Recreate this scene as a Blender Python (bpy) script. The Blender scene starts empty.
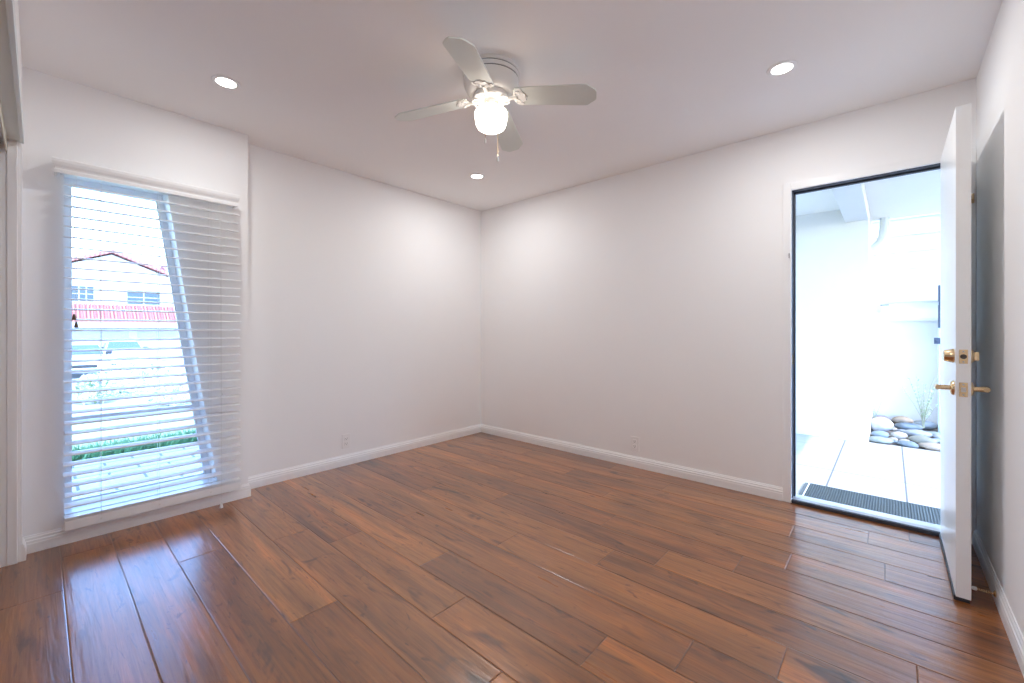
import bpy, bmesh, math, random
from mathutils import Vector, Matrix, Euler, noise
random.seed(7)
PI = math.pi
scene = bpy.context.scene
COL = scene.collection

# ------------------------------------------------------------------ camera
CAM_H = 1.1184
cam_data = bpy.data.cameras.new('camera')
cam_data.sensor_fit = 'HORIZONTAL'
cam_data.sensor_width = 36.0
cam_data.lens = 423.14 * 36.0 / 1024.0
cam_data.shift_y = -10.75 / 1024.0
cam_data.clip_start = 0.01
cam_data.clip_end = 400
cam = bpy.data.objects.new('camera', cam_data)
COL.objects.link(cam)
cam.location = (0, 0, CAM_H)
cam.rotation_euler = (PI / 2, 0, 0.7298)
scene.camera = cam

# ------------------------------------------------------------------ colour management
scene.view_settings.view_transform = 'Standard'
scene.view_settings.look = 'None'
scene.view_settings.gamma = 1.0
scene.view_settings.use_curve_mapping = False
scene.view_settings.exposure = 0.55
scene.cycles.max_bounces = 16
scene.cycles.diffuse_bounces = 12
scene.cycles.glossy_bounces = 5
scene.cycles.transparent_max_bounces = 12
scene.cycles.sample_clamp_indirect = 6.0
scene.cycles.caustics_reflective = False
scene.cycles.caustics_refractive = False

# ------------------------------------------------------------------ sky and sun
SUN_DIR = Vector((0.75, -0.08, 0.65)).normalized()
SKY_STRENGTH = 1.2
SUN_POWER = 3.4
world = bpy.data.worlds.new('sky_world')
scene.world = world
world.use_nodes = True
wn = world.node_tree.nodes
wl = world.node_tree.links
wn.clear()
wo = wn.new('ShaderNodeOutputWorld')
bg = wn.new('ShaderNodeBackground')
sky = wn.new('ShaderNodeTexSky')
sky.sky_type = 'NISHITA'
sky.sun_disc = False
sky.sun_elevation = math.asin(SUN_DIR.z)
sky.sun_rotation = math.atan2(SUN_DIR.x, SUN_DIR.y)
sky.air_density = 1.0
sky.dust_density = 0.15
sky.ozone_density = 2.0
tint = wn.new('ShaderNodeMix')
tint.data_type = 'RGBA'
tint.blend_type = 'MULTIPLY'
tint.inputs[0].default_value = 1.0
tint.inputs[7].default_value = (0.91, 1.03, 1.26, 1)
wl.new(sky.outputs[0], tint.inputs[6])
wl.new(tint.outputs[2], bg.inputs[0])
bg.inputs[1].default_value = SKY_STRENGTH
wl.new(bg.outputs[0], wo.inputs[0])

sun_data = bpy.data.lights.new('sun', 'SUN')
sun_data.energy = SUN_POWER
sun_data.angle = 0.01
sun_data.color = (1.0, 0.95, 0.86)
sun = bpy.data.objects.new('sun', sun_data)
COL.objects.link(sun)
sun.rotation_euler = SUN_DIR.to_track_quat('Z', 'Y').to_euler()
sun.location = (5, -2, 8)

# lamp strengths (each lamp's light is made in its own builder)
DOWNLIGHT_W = 3.0
DOWNLIGHT_COL = (0.98, 0.985, 0.99)
GLOBE_EMIT = 4.5
GLOBE_COL = (1.0, 0.90, 0.79)


# ------------------------------------------------------------------ material helpers
def new_mat(name):
    m = bpy.data.materials.new(name)
    m.use_nodes = True
    nt = m.node_tree
    b = nt.nodes.get('Principled BSDF')
    return m, nt, b


def N(nt, kind, **kw):
    n = nt.nodes.new(kind)
    for k, v in kw.items():
        setattr(n, k, v)
    return n


def coords(nt, scale=(1, 1, 1), kind='Object'):
    tc = N(nt, 'ShaderNodeTexCoord')
    mp = N(nt, 'ShaderNodeMapping')
    mp.inputs['Scale'].default_value = scale
    nt.links.new(tc.outputs[kind], mp.inputs['Vector'])
    return mp.outputs['Vector']


def simple(name, col, rough=0.5, metal=0.0, var=0.06, nscale=8.0, bump=0.0, bscale=60.0, spec=0.5, coat=0.0):
    """Painted / plain surface with a faint mottling and an optional fine bump."""
    m, nt, b = new_mat(name)
    v = coords(nt)
    nz = N(nt, 'ShaderNodeTexNoise')
    nz.inputs['Scale'].default_value = nscale
    nz.inputs['Detail'].default_value = 4
    nt.links.new(v, nz.inputs['Vector'])
    mx = N(nt, 'ShaderNodeMix', data_type='RGBA')
    mx.inputs[6].default_value = tuple(c * (1 - var) for c in col) + (1,)
    mx.inputs[7].default_value = tuple(min(1, c * (1 + var)) for c in col) + (1,)
    nt.links.new(nz.outputs['Fac'], mx.inputs[0])
    nt.links.new(mx.outputs[2], b.inputs['Base Color'])
    b.inputs['Roughness'].default_value = rough
    b.inputs['Metallic'].default_value = metal
    b.inputs['Specular IOR Level'].default_value = spec
    b.inputs['Coat Weight'].default_value = coat
    if bump > 0:
        n2 = N(nt, 'ShaderNodeTexNoise')
        n2.inputs['Scale'].default_value = bscale
        n2.inputs['Detail'].default_value = 3
        nt.links.new(v, n2.inputs['Vector'])
        bp = N(nt, 'ShaderNodeBump')
        bp.inputs['Strength'].default_value = bump
        bp.inputs['Distance'].default_value = 0.002
        nt.links.new(n2.outputs['Fac'], bp.inputs['Height'])
        nt.links.new(bp.outputs['Normal'], b.inputs['Normal'])
    return m


def emit_mat(name, col, strength):
    m, nt, b = new_mat(name)
    b.inputs['Base Color'].default_value = (0.9, 0.9, 0.9, 1)
    b.inputs['Emission Color'].default_value = tuple(col) + (1,)
    b.inputs['Emission Strength'].default_value = strength
    b.inputs['Roughness'].default_value = 0.3
    return m


def brick_mat(name, c1, c2, mortar, bw, bh, msize, rough=0.7, offset=0.5, rot=0.0, bump=0.3):
    m, nt, b = new_mat(name)
    tc = N(nt, 'ShaderNodeTexCoord')
    mp = N(nt, 'ShaderNodeMapping')
    mp.inputs['Rotation'].default_value = (0, 0, rot)
    nt.links.new(tc.outputs['Object'], mp.inputs['Vector'])
    br = N(nt, 'ShaderNodeTexBrick')
    br.offset = offset
    br.inputs['Color1'].default_value = c1 + (1,)
    br.inputs['Color2'].default_value = c2 + (1,)
    br.inputs['Mortar'].default_value = mortar + (1,)
    br.inputs['Scale'].default_value = 1.0
    br.inputs['Brick Width'].default_value = bw
    br.inputs['Row Height'].default_value = bh
    br.inputs['Mortar Size'].default_value = msize
    br.inputs['Mortar Smooth'].default_value = 0.1
    nt.links.new(mp.outputs['Vector'], br.inputs['Vector'])
    nt.links.new(br.outputs['Color'], b.inputs['Base Color'])
    bp = N(nt, 'ShaderNodeBump')
    bp.inputs['Strength'].default_value = bump
    bp.inputs['Distance'].default_value = 0.004
    bp.invert = True
    nt.links.new(br.outputs['Fac'], bp.inputs['Height'])
    nt.links.new(bp.outputs['Normal'], b.inputs['Normal'])
    b.inputs['Roughness'].default_value = rough
    return m, nt, b, mp, br


# ------------------------------------------------------------------ materials
M = {}
M['wall'] = simple('wall_paint', (0.91, 0.907, 0.904), 0.62, var=0.012, nscale=2.5, bump=0.10, bscale=150)
M['ceiling'] = simple('ceiling_paint', (0.92, 0.91, 0.905), 0.8, var=0.012, nscale=2.0, bump=0.12, bscale=120)
M['trim'] = simple('trim_paint', (0.90, 0.90, 0.895), 0.32, var=0.01)
M['door'] = simple('door_paint', (0.89, 0.90, 0.895), 0.3, var=0.01, bump=0.05, bscale=30, coat=0.0)
M['slat'] = simple('blind_slat', (0.88, 0.89, 0.90), 0.4, var=0.01)
M['cord'] = simple('blind_cord', (0.80, 0.80, 0.78), 0.8, var=0.02)
M['tassel_brown'] = simple('tassel_brown', (0.12, 0.085, 0.06), 0.5, var=0.1)
M['frame'] = simple('window_frame_paint', (0.86, 0.87, 0.88), 0.4, var=0.01)
M['dark_seal'] = simple('dark_weatherseal', (0.045, 0.047, 0.06), 0.5, var=0.05)
M['alu'] = simple('brushed_aluminium', (0.80, 0.80, 0.82), 0.28, metal=0.7, var=0.03)
M['brass'] = simple('polished_brass', (0.80, 0.60, 0.36), 0.22, metal=1.0, var=0.04)
M['steel'] = simple('steel', (0.62, 0.62, 0.62), 0.3, metal=1.0, var=0.03)
M['dark_hole'] = simple('dark_recess', (0.06, 0.05, 0.045), 0.6, var=0.05)
M['plastic'] = simple('outlet_plastic', (0.90, 0.89, 0.88), 0.35, var=0.01)
M['slot'] = simple('outlet_slot', (0.10, 0.095, 0.09), 0.6, var=0.02)
M['fan_white'] = simple('fan_enamel', (0.80, 0.79, 0.76), 0.35, var=0.01)
M['fan_blade'] = simple('fan_blade', (0.70, 0.735, 0.69), 0.45, var=0.02, nscale=20)
M['fan_line'] = simple('fan_vent_slot', (0.10, 0.105, 0.11), 0.6, var=0.02)
M['globe'] = emit_mat('globe_glass', GLOBE_COL, GLOBE_EMIT)
M['lens'] = emit_mat('downlight_lens', (1.0, 0.95, 0.90), 9.0)
M['rubber'] = simple('white_rubber', (0.82, 0.82, 0.8), 0.6, var=0.02)
M['track'] = simple('closet_track', (0.62, 0.56, 0.44), 0.45, var=0.03)
M['header'] = simple('closet_header_paint', (0.72, 0.76, 0.75), 0.35, var=0.02)
M['closet'] = simple('closet_paint', (0.58, 0.58, 0.59), 0.8, var=0.02)
M['stucco'] = simple('white_stucco', (0.68, 0.665, 0.615), 0.9, var=0.02, bump=0.4, bscale=90)
M['siding'] = simple('painted_siding', (0.66, 0.655, 0.64), 0.7, var=0.02)
M['porch_ceiling'] = simple('porch_ceiling_paint', (0.76, 0.745, 0.69), 0.8, var=0.01)
M['pipe'] = simple('downspout_paint', (0.62, 0.67, 0.68), 0.5, var=0.02)
M['gate'] = simple('gate_paint', (0.50, 0.60, 0.66), 0.6, var=0.05)
M['gate_dark'] = simple('gate_ironwork', (0.05, 0.07, 0.12), 0.5, var=0.05)
M['soil'] = simple('soil', (0.16, 0.13, 0.11), 0.95, var=0.3, nscale=30, bump=0.5)
M['leaf'] = simple('leaf_green', (0.24, 0.36, 0.17), 0.55, var=0.35, nscale=14)
M['leaf_pale'] = simple('leaf_pale', (0.42, 0.52, 0.36), 0.6, var=0.2, nscale=14)
M['petal'] = simple('petal_white', (0.85, 0.84, 0.80), 0.7, var=0.04)
M['stem'] = simple('stem', (0.36, 0.37, 0.26), 0.8, var=0.2)
M['grass_dark'] = simple('grass_blade', (0.13, 0.30, 0.13), 0.6, var=0.5, nscale=6)
M['lawn'] = simple('lawn_turf', (0.48, 0.50, 0.22), 0.9, var=0.18, nscale=3, bump=0.6, bscale=40)
M['street'] = simple('street_concrete', (0.50, 0.49, 0.475), 0.9, var=0.06, nscale=1.5)
M['house_wall'] = simple('house_stucco', (0.42, 0.42, 0.42), 0.9, var=0.03)
M['garage'] = simple('garage_door_paint', (0.30, 0.31, 0.35), 0.6, var=0.02)
M['glass_far'] = simple('far_window_glass', (0.06, 0.085, 0.10), 0.5, var=0.2, nscale=2, spec=0.15)
M['car_white'] = simple('car_paint_white', (0.80, 0.80, 0.82), 0.25, var=0.01, coat=0.6)
M['car_silver'] = simple('car_paint_silver', (0.62, 0.64, 0.72), 0.3, metal=0.2, var=0.01, coat=0.6)
M['car_glass'] = simple('car_glass', (0.10, 0.14, 0.20), 0.15, var=0.03)
M['tyre'] = simple('tyre', (0.03, 0.03, 0.03), 0.8, var=0.1)
M['headlamp'] = simple('headlamp', (0.5, 0.55, 0.6), 0.15, var=0.05)

# tiled roof: rows of clay barrel tiles
m, nt, b = new_mat('clay_roof_tiles')
v = coords(nt)
wv = N(nt, 'ShaderNodeTexWave', wave_type='BANDS', bands_direction='Y')
wv.inputs['Scale'].default_value = 1.5
nt.links.new(v, wv.inputs['Vector'])
nz = N(nt, 'ShaderNodeTexNoise')
nz.inputs['Scale'].default_value = 3
nt.links.new(v, nz.inputs['Vector'])
mx = N(nt, 'ShaderNodeMix', data_type='RGBA')
mx.inputs[6].default_value = (0.30, 0.10, 0.09, 1)
mx.inputs[7].default_value = (0.45, 0.19, 0.17, 1)
nt.links.new(wv.outputs['Color'], mx.inputs[0])
nt.links.new(mx.outputs[2], b.inputs['Base Color'])
b.inputs['Roughness'].default_value = 0.85
M['roof_tile'] = m

# brick walk outside the window, porch tiles
M['pavers'] = brick_mat('brick_pavers', (0.50, 0.47, 0.44), (0.54, 0.505, 0.47), (0.17, 0.16, 0.16), 0.40, 0.20, 0.010, 0.85, rot=PI / 2)[0]
m, nt, b, mp, br = brick_mat('porch_tiles', (0.47, 0.45, 0.42), (0.50, 0.48, 0.45), (0.16, 0.152, 0.148), 0.445, 1.30, 0.006, 0.55, offset=0.0)
mp.inputs['Location'].default_value = (0.36, -0.53, 0)
nz = N(nt, 'ShaderNodeTexNoise')
nz.inputs['Scale'].default_value = 1.0
nz.inputs['Detail'].default_value = 5
vv = coords(nt, (2.0, 14, 1))
nt.links.new(vv, nz.inputs['Vector'])
mx = N(nt, 'ShaderNodeMix', data_type='RGBA', blend_type='MULTIPLY')
mx.inputs[0].default_value = 0.35
rp = N(nt, 'ShaderNodeValToRGB')
rp.color_ramp.elements[0].position = 0.35
rp.color_ramp.elements[0].color = (0.7, 0.7, 0.7, 1)
rp.color_ramp.elements[1].position = 0.6
nt.links.new(nz.outputs['Fac'], rp.inputs[0])
nt.links.new(br.outputs['Color'], mx.inputs[6])
nt.links.new(rp.outputs[0], mx.inputs[7])
nt.links.new(mx.outputs[2], b.inputs['Base Color'])
M['porch_tiles'] = m

# ribbed door mat
m, nt, b = new_mat('ribbed_mat')
v = coords(nt)
wv = N(nt, 'ShaderNodeTexWave', wave_type='BANDS', bands_direction='X')
wv.inputs['Scale'].default_value = 22
wv.inputs['Distortion'].default_value = 0.8
nt.links.new(v, wv.inputs['Vector'])
nz = N(nt, 'ShaderNodeTexNoise')
nz.inputs['Scale'].default_value = 160
nt.links.new(v, nz.inputs['Vector'])
mx = N(nt, 'ShaderNodeMix', data_type='RGBA')
mx.inputs[6].default_value = (0.025, 0.036, 0.037, 1)
mx.inputs[7].default_value = (0.11, 0.135, 0.135, 1)
ad = N(nt, 'ShaderNodeMath', operation='MULTIPLY')
nt.links.new(wv.outputs['Fac'], ad.inputs[0])
nt.links.new(nz.outputs['Fac'], ad.inputs[1])
nt.links.new(ad.outputs[0], mx.inputs[0])
nt.links.new(mx.outputs[2], b.inputs['Base Color'])
b.inputs['Roughness'].default_value = 0.8
bp = N(nt, 'ShaderNodeBump')
bp.inputs['Strength'].default_value = 0.7
bp.inputs['Distance'].default_value = 0.004
nt.links.new(wv.outputs['Fac'], bp.inputs['Height'])
nt.links.new(bp.outputs['Normal'], b.inputs['Normal'])
M['mat'] = m
M['mat_edge'] = simple('mat_edge', (0.12, 0.145, 0.15), 0.7, var=0.1)

# window glass: clear with a weak reflection
m, nt, b = new_mat('window_glass')
nt.nodes.remove(b)
out = nt.nodes['Material Output']
tr = N(nt, 'ShaderNodeBsdfTransparent')
tr.inputs[0].default_value = (0.95, 0.975, 0.98, 1)
gl = N(nt, 'ShaderNodeBsdfGlossy')
gl.inputs['Roughness'].default_value = 0.02
fr = N(nt, 'ShaderNodeFresnel')
fr.inputs[0].default_value = 1.35
ms = N(nt, 'ShaderNodeMixShader')
nt.links.new(fr.outputs[0], ms.inputs[0])
nt.links.new(tr.outputs[0], ms.inputs[1])
nt.links.new(gl.outputs[0], ms.inputs[2])
nt.links.new(ms.outputs[0], out.inputs[0])
M['glass'] = m

# wood floor: per-plank tone comes from a colour attribute of the floor mesh
m, nt, b = new_mat('acacia_planks')
L = nt.links
at = N(nt, 'ShaderNodeAttribute', attribute_name='plank')
sp = N(nt, 'ShaderNodeSeparateColor')
L.new(at.outputs['Color'], sp.inputs[0])
tc = N(nt, 'ShaderNodeTexCoord')
off = N(nt, 'ShaderNodeCombineXYZ')
for k, s in (('Red', 37.0), ('Green', 23.0), ('Blue', 11.0)):
    mu = N(nt, 'ShaderNodeMath', operation='MULTIPLY')
    mu.inputs[1].default_value = s
    L.new(sp.outputs[k], mu.inputs[0])
    L.new(mu.outputs[0], off.inputs[{'Red': 0, 'Green': 1, 'Blue': 2}[k]])
va = N(nt, 'ShaderNodeVectorMath', operation='ADD')
L.new(tc.outputs['Object'], va.inputs[0])
L.new(off.outputs[0], va.inputs[1])


def fnoise(scale_vec, detail=5, dist=0.0, rough=0.55):
    mp = N(nt, 'ShaderNodeMapping')
    mp.inputs['Scale'].default_value = scale_vec
    L.new(va.outputs[0], mp.inputs['Vector'])
    n = N(nt, 'ShaderNodeTexNoise')
    n.inputs['Scale'].default_value = 1.0
    n.inputs['Detail'].default_value = detail
    n.inputs['Distortion'].default_value = dist
    n.inputs['Roughness'].default_value = rough
    L.new(mp.outputs['Vector'], n.inputs['Vector'])
    return n.outputs['Fac']


def ramp(src, stops):
    r = N(nt, 'ShaderNodeValToRGB')
    els = r.color_ramp.elements
    els[0].position, els[0].color = stops[0][0], tuple(stops[0][1]) + (1,)
    els[1].position, els[1].color = stops[-1][0], tuple(stops[-1][1]) + (1,)
    for p, c in stops[1:-1]:
        e = els.new(p)
        e.color = tuple(c) + (1,)
    L.new(src, r.inputs[0])
    return r.outputs[0]


def fmix(fac, a, b_, mode='MIX'):
    x = N(nt, 'ShaderNodeMix', data_type='RGBA', blend_type=mode)
    for s, i in ((fac, 0), (a, 6), (b_, 7)):
        if isinstance(s, (int, float)):
            x.inputs[i].default_value = s
        elif isinstance(s, tuple):
            x.inputs[i].default_value = s + (1,)
        else:
            L.new(s, x.inputs[i])
    return x.outputs[2]


tone = ramp(sp.outputs['Red'], [(0.0, (0.215, 0.073, 0.017)), (0.4, (0.268, 0.094, 0.021)),
                                (0.75, (0.310, 0.113, 0.025)), (1.0, (0.360, 0.138, 0.032))])
broad = ramp(fnoise((1.1, 6.5, 1), 4, 1.2), [(0.3, (0.58, 0.54, 0.52)), (0.5, (1, 1, 1)), (0.70, (1.36, 1.30, 1.22))])
grain = ramp(fnoise((3.0, 85, 1), 6, 0.6, 0.65), [(0.32, (0.70, 0.66, 0.64)), (0.6, (1.08, 1.07, 1.06))])
figure = ramp(fnoise((1.6, 13, 1), 3, 2.6), [(0.28, (0.42, 0.36, 0.33)), (0.40, (1, 1, 1)), (1.0, (1, 1, 1))])
knots = ramp(fnoise((2.6, 8.0, 1), 2, 1.5), [(0.27, (0.22, 0.18, 0.17)), (0.37, (1, 1, 1)), (1.0, (1, 1, 1))])
c = fmix(1.0, tone, broad, 'MULTIPLY')
c = fmix(1.0, c, grain, 'MULTIPLY')
c = fmix(0.75, c, figure, 'MULTIPLY')
c = fmix(0.85, c, knots, 'MULTIPLY')
knots2 = ramp(fnoise((5.5, 15.0, 1), 3, 2.0), [(0.27, (0.30, 0.25, 0.23)), (0.36, (1, 1, 1)), (1.0, (1, 1, 1))])
cracks = ramp(fnoise((5.0, 62, 1), 3, 1.6, 0.6), [(0.27, (0.40, 0.34, 0.31)), (0.36, (1, 1, 1)), (1.0, (1, 1, 1))])
warm_streaks = ramp(fnoise((0.9, 10, 1), 3, 1.0), [(0.50, (1, 1, 1)), (0.68, (1.32, 1.22, 1.08))])  # lighter, more orange streaks of the wood along each plank
c = fmix(0.8, c, knots2, 'MULTIPLY')
c = fmix(0.8, c, cracks, 'MULTIPLY')
c = fmix(1.0, c, warm_streaks, 'MULTIPLY')
L.new(c, b.inputs['Base Color'])
rr = N(nt, 'ShaderNodeMapRange')
rr.inputs['To Min'].default_value = 0.24
rr.inputs['To Max'].default_value = 0.36
L.new(fnoise((2.0, 20, 1), 4), rr.inputs['Value'])
L.new(rr.outputs[0], b.inputs['Roughness'])
b.inputs['Specular IOR Level'].default_value = 0.5
b.inputs['Coat Weight'].default_value = 0.85
b.inputs['Coat Roughness'].default_value = 0.21
b.inputs['Coat IOR'].default_value = 1.6
bp1 = N(nt, 'ShaderNodeBump')
bp1.inputs['Strength'].default_value = 0.35
bp1.inputs['Distance'].default_value = 0.004
L.new(fnoise((2.2, 24, 1), 2, 0.8), bp1.inputs['Height'])
bp2 = N(nt, 'ShaderNodeBump')
bp2.inputs['Strength'].default_value = 0.25
bp2.inputs['Distance'].default_value = 0.001
L.new(fnoise((4.0, 110, 1), 4, 0.4), bp2.inputs['Height'])
L.new(bp1.outputs['Normal'], bp2.inputs['Normal'])
L.new(bp2.outputs['Normal'], b.inputs['Normal'])
L.new(bp1.outputs['Normal'], b.inputs['Coat Normal'])
M['wood'] = m
M['wood_gap'] = simple('floor_seam', (0.22, 0.15, 0.12), 0.7, var=0.1)

STONE = {}
for nm, c in (('white', (0.74, 0.72, 0.71)), ('pink', (0.52, 0.36, 0.32)), ('tan', (0.56, 0.44, 0.33)),
              ('blue', (0.33, 0.41, 0.48)), ('slate', (0.26, 0.31, 0.35)), ('green', (0.36, 0.40, 0.37)),
              ('grey', (0.45, 0.46, 0.47)), ('cream', (0.64, 0.58, 0.50)), ('olive', (0.38, 0.37, 0.30))):
    STONE[nm] = simple('river_stone_' + nm, tuple(q * 0.62 for q in c), 0.7, var=0.22, nscale=14, bump=0.2, bscale=60)


# ------------------------------------------------------------------ mesh helpers
class MB:
    def __init__(self):
        self.bm = bmesh.new()

    def box(self, lo, hi, bevel=0.0, seg=2, rot=None, piv=None):
        lo, hi = Vector(lo), Vector(hi)
        g = bmesh.ops.create_cube(self.bm, size=1.0)
        vs = g['verts']
        c, s = (lo + hi) / 2, hi - lo
        for v in vs:
            v.co = Vector((v.co.x * s.x, v.co.y * s.y, v.co.z * s.z)) + c
        if bevel > 0:
            es = list({e for v in vs for e in v.link_edges})
            r = bmesh.ops.bevel(self.bm, geom=es, offset=bevel, segments=seg, profile=0.6, affect='EDGES')
            vs = list({v for f in r['faces'] for v in f.verts} | {v for v in vs if v.is_valid})
        if rot is not None:
            p = Vector(piv) if piv is not None else c
            for v in vs:
                v.co = rot @ (v.co - p) + p
        return vs

    def prism(self, pts, axis, a, b):
        """closed outline pts (2-D) extruded along axis (0 x, 1 y, 2 z) from a to b."""
        def mk(p, t):
            if axis == 0:
                return (t, p[0], p[1])
            if axis == 1:
                return (p[0], t, p[1])
            return (p[0], p[1], t)
        A = [self.bm.verts.new(mk(p, a)) for p in pts]
        B = [self.bm.verts.new(mk(p, b)) for p in pts]
        n = len(pts)
        self.bm.faces.new(A)
        self.bm.faces.new(B[::-1])
        for i in range(n):
            self.bm.faces.new((A[i], B[i], B[(i + 1) % n], A[(i + 1) % n]))
        return A + B

    def lathe(self, prof, c=(0, 0, 0), seg=40, axis='Z', closed=False):
        """prof: list of (r, h) from one end to the other."""
        rings = []
        c = Vector(c)
        for r, h in prof:
            if r < 1e-6:
                p = [Vector((0, 0, h))]
            else:
                p = [Vector((r * math.cos(2 * PI * k / seg), r * math.sin(2 * PI * k / seg), h)) for k in range(seg)]
            out = []
            for q in p:
                if axis == 'X':
                    q = Vector((q.z, q.x, q.y))
                elif axis == 'Y':
                    q = Vector((q.y, q.z, q.x))
                out.append(self.bm.verts.new(q + c))
            rings.append(out)
        for a, b in zip(rings[:-1], rings[1:]):
            for k in range(seg):
                k2 = (k + 1) % seg
                if len(a) == 1 and len(b) == 1:
                    continue
                if len(a) == 1:
                    self.bm.faces.new((a[0], b[k], b[k2]))
                elif len(b) == 1:
                    self.bm.faces.new((a[k], a[k2], b[0]))
                else:
                    self.bm.faces.new((a[k], a[k2], b[k2], b[k]))
        for e in (rings[0], rings[-1]):
            if len(e) > 2:
                self.bm.faces.new(e)
        return [v for r in rings for v in r]

    def tube(self, path, r, seg=10, radii=None, cap=True):
        path = [Vector(p) for p in path]
        rings = []
        prev = None
        for i, p in enumerate(path):
            t = (path[min(i + 1, len(path) - 1)] - path[max(i - 1, 0)]).normalized()
            if prev is None:
                u = t.orthogonal().normalized()
            else:
                u = (prev - t * prev.dot(t)).normalized()
            prev = u
            w = t.cross(u)
            rad = radii[i] if radii else r
            rings.append([self.bm.verts.new(p + (u * math.cos(2 * PI * k / seg) + w * math.sin(2 * PI * k / seg)) * rad)
                          for k in range(seg)])
        for a, b in zip(rings[:-1], rings[1:]):
            for k in range(seg):
                self.bm.faces.new((a[k], a[(k + 1) % seg], b[(k + 1) % seg], b[k]))
        if cap:
            self.bm.faces.new(rings[0][::-1])
            self.bm.faces.new(rings[-1])
        return [v for r_ in rings for v in r_]

    def quad(self, a, b, c, d):
        vs = [self.bm.verts.new(p) for p in (a, b, c, d)]
        self.bm.faces.new(vs)
        return vs

    def build(self, name, mat, parent=None, smooth=False, angle=40, loc=None):
        bmesh.ops.recalc_face_normals(self.bm, faces=self.bm.faces[:])
        me = bpy.data.meshes.new(name)
        self.bm.to_mesh(me)
        self.bm.free()
        for mt in (mat if isinstance(mat, (list, tuple)) else [mat]):
            me.materials.append(mt)
        if smooth:
            for p in me.polygons:
                p.use_smooth = True
            try:
                me.set_sharp_from_angle(angle=math.radians(angle))
            except Exception:
                pass
        o = bpy.data.objects.new(name, me)
        COL.objects.link(o)
        if parent is not None:
            o.parent = parent
        if loc is not None:
            o.location = loc
        return o


def tag(o, label=None, cat=None, group=None, kind=None):
    if label:
        o['label'] = label
    if cat:
        o['category'] = cat
    if group:
        o['group'] = group
    if kind:
        o['kind'] = kind
    return o


def empty(name, loc=(0, 0, 0), rz=0.0):
    o = bpy.data.objects.new(name, None)
    o.empty_display_size = 0.1
    COL.objects.link(o)
    o.location = loc
    o.rotation_euler = (0, 0, rz)
    return o


def copy_tree(o, parent=None):
    c = o.copy()
    COL.objects.link(c)
    if parent is not None:
        c.parent = parent
    for ch in list(o.children):
        copy_tree(ch, c)
    return c


# ------------------------------------------------------------------ room dimensions (metres)
H = 2.44
XL = -3.382          # long left wall face
XB = -3.235          # window bump-out face
YB = 0.9415          # end of the bump-out
YD = 3.266           # door wall face
XR = 0.334           # right wall face
YC = -0.056          # closet wall face
TW = 0.135           # door wall thickness
DX0, DX1, DZ = -0.480, 0.252, 2.03       # door opening
CX0, CX1 = -3.127, 0.12                  # closet opening
YK = -0.72           # closet back wall

# ------------------------------------------------------------------ floor: one mesh, one quad slab per plank
PITCH, SEAM0 = 0.1885, 0.072
JOINTS = {1: [-2.93], 2: [-2.56, -1.15], 3: [-1.71, -0.35], 4: [-2.45, -0.95], 5: [-2.20, -1.33, -0.05], 6: [-1.67, -0.773],
          7: [-2.18, -0.53], 8: [-1.528, -0.273], 9: [-2.45, -1.05, 0.067], 10: [-1.95, -0.842], 11: [-2.75, -1.24, -0.546],
          12: [-2.1, -0.368], 13: [-2.6, -1.45, -0.02], 14: [-1.9, -0.41], 15: [-2.5, -1.2, -0.09], 16: [-1.7, 0.075]}
bm = bmesh.new()
cl = bm.loops.layers.float_color.new('plank')
rows = []
n0 = -5
for n in range(n0, 18):
    y0, y1 = SEAM0 + PITCH * n, SEAM0 + PITCH * (n + 1)
    if y0 > YD + 0.02:
        break
    rows.append((n, y0, min(y1, YD + 0.03)))
rnd = random.Random(21)
for n, y0, y1 in rows:
    js = JOINTS.get(n)
    if js is None:
        js = []
        x = -3.4 + rnd.uniform(0.3, 1.2)
        while x < 0.3:
            js.append(x)
            x += rnd.uniform(0.8, 1.5)
    xs = [-3.42] + js + [0.36]
    for xa, xb in zip(xs[:-1], xs[1:]):
        col = (rnd.random(), rnd.random(), rnd.random(), 1)
        g, e, dz = 0.0011, 0.0028, 0.0009
        o_ = [(xa + g, y0 + g), (xb - g, y0 + g), (xb - g, y1 - g), (xa + g, y1 - g)]
        i_ = [(xa + g + e, y0 + g + e), (xb - g - e, y0 + g + e), (xb - g - e, y1 - g - e), (xa + g + e, y1 - g - e)]
        vo = [bm.verts.new((p[0], p[1], -dz)) for p in o_]
        vi = [bm.verts.new((p[0], p[1], 0)) for p in i_]
        fs = [bm.faces.new(vi)]
        for k in range(4):
            fs.append(bm.faces.new((vo[k], vo[(k + 1) % 4], vi[(k + 1) % 4], vi[k])))
        for f in fs:
            for lp in f.loops:
                lp[cl] = col
# sub-floor under the seams
gv = [bm.verts.new(p) for p in ((-3.5, -0.9, -0.0022), (0.45, -0.9, -0.0022), (0.45, YD + 0.03, -0.0022), (-3.5, YD + 0.03, -0.0022))]
f = bm.faces.new(gv)
f.material_index = 1
gb = [bm.verts.new((v.co.x, v.co.y, -0.08)) for v in gv]
for k in range(4):
    f = bm.faces.new((gv[k], gv[(k + 1) % 4], gb[(k + 1) % 4], gb[k]))
    f.material_index = 1
f = bm.faces.new(gb[::-1])
f.material_index = 1
me = bpy.data.meshes.new('floor')
bmesh.ops.recalc_face_normals(bm, faces=bm.faces[:])
bm.to_mesh(me)
bm.free()
me.materials.append(M['wood'])
me.materials.append(M['wood_gap'])
floor = bpy.data.objects.new('floor', me)
COL.objects.link(floor)
tag(floor, 'hand-scraped reddish brown wood plank floor', 'floor', kind='structure')

# ------------------------------------------------------------------ ceiling
mb = MB()
mb.box((-3.6, -0.86, H), (0.47, YD + TW, H + 0.30))
tag(mb.build('ceiling', M['ceiling']), 'plain off-white flat ceiling of the room', 'ceiling', kind='structure')

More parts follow.
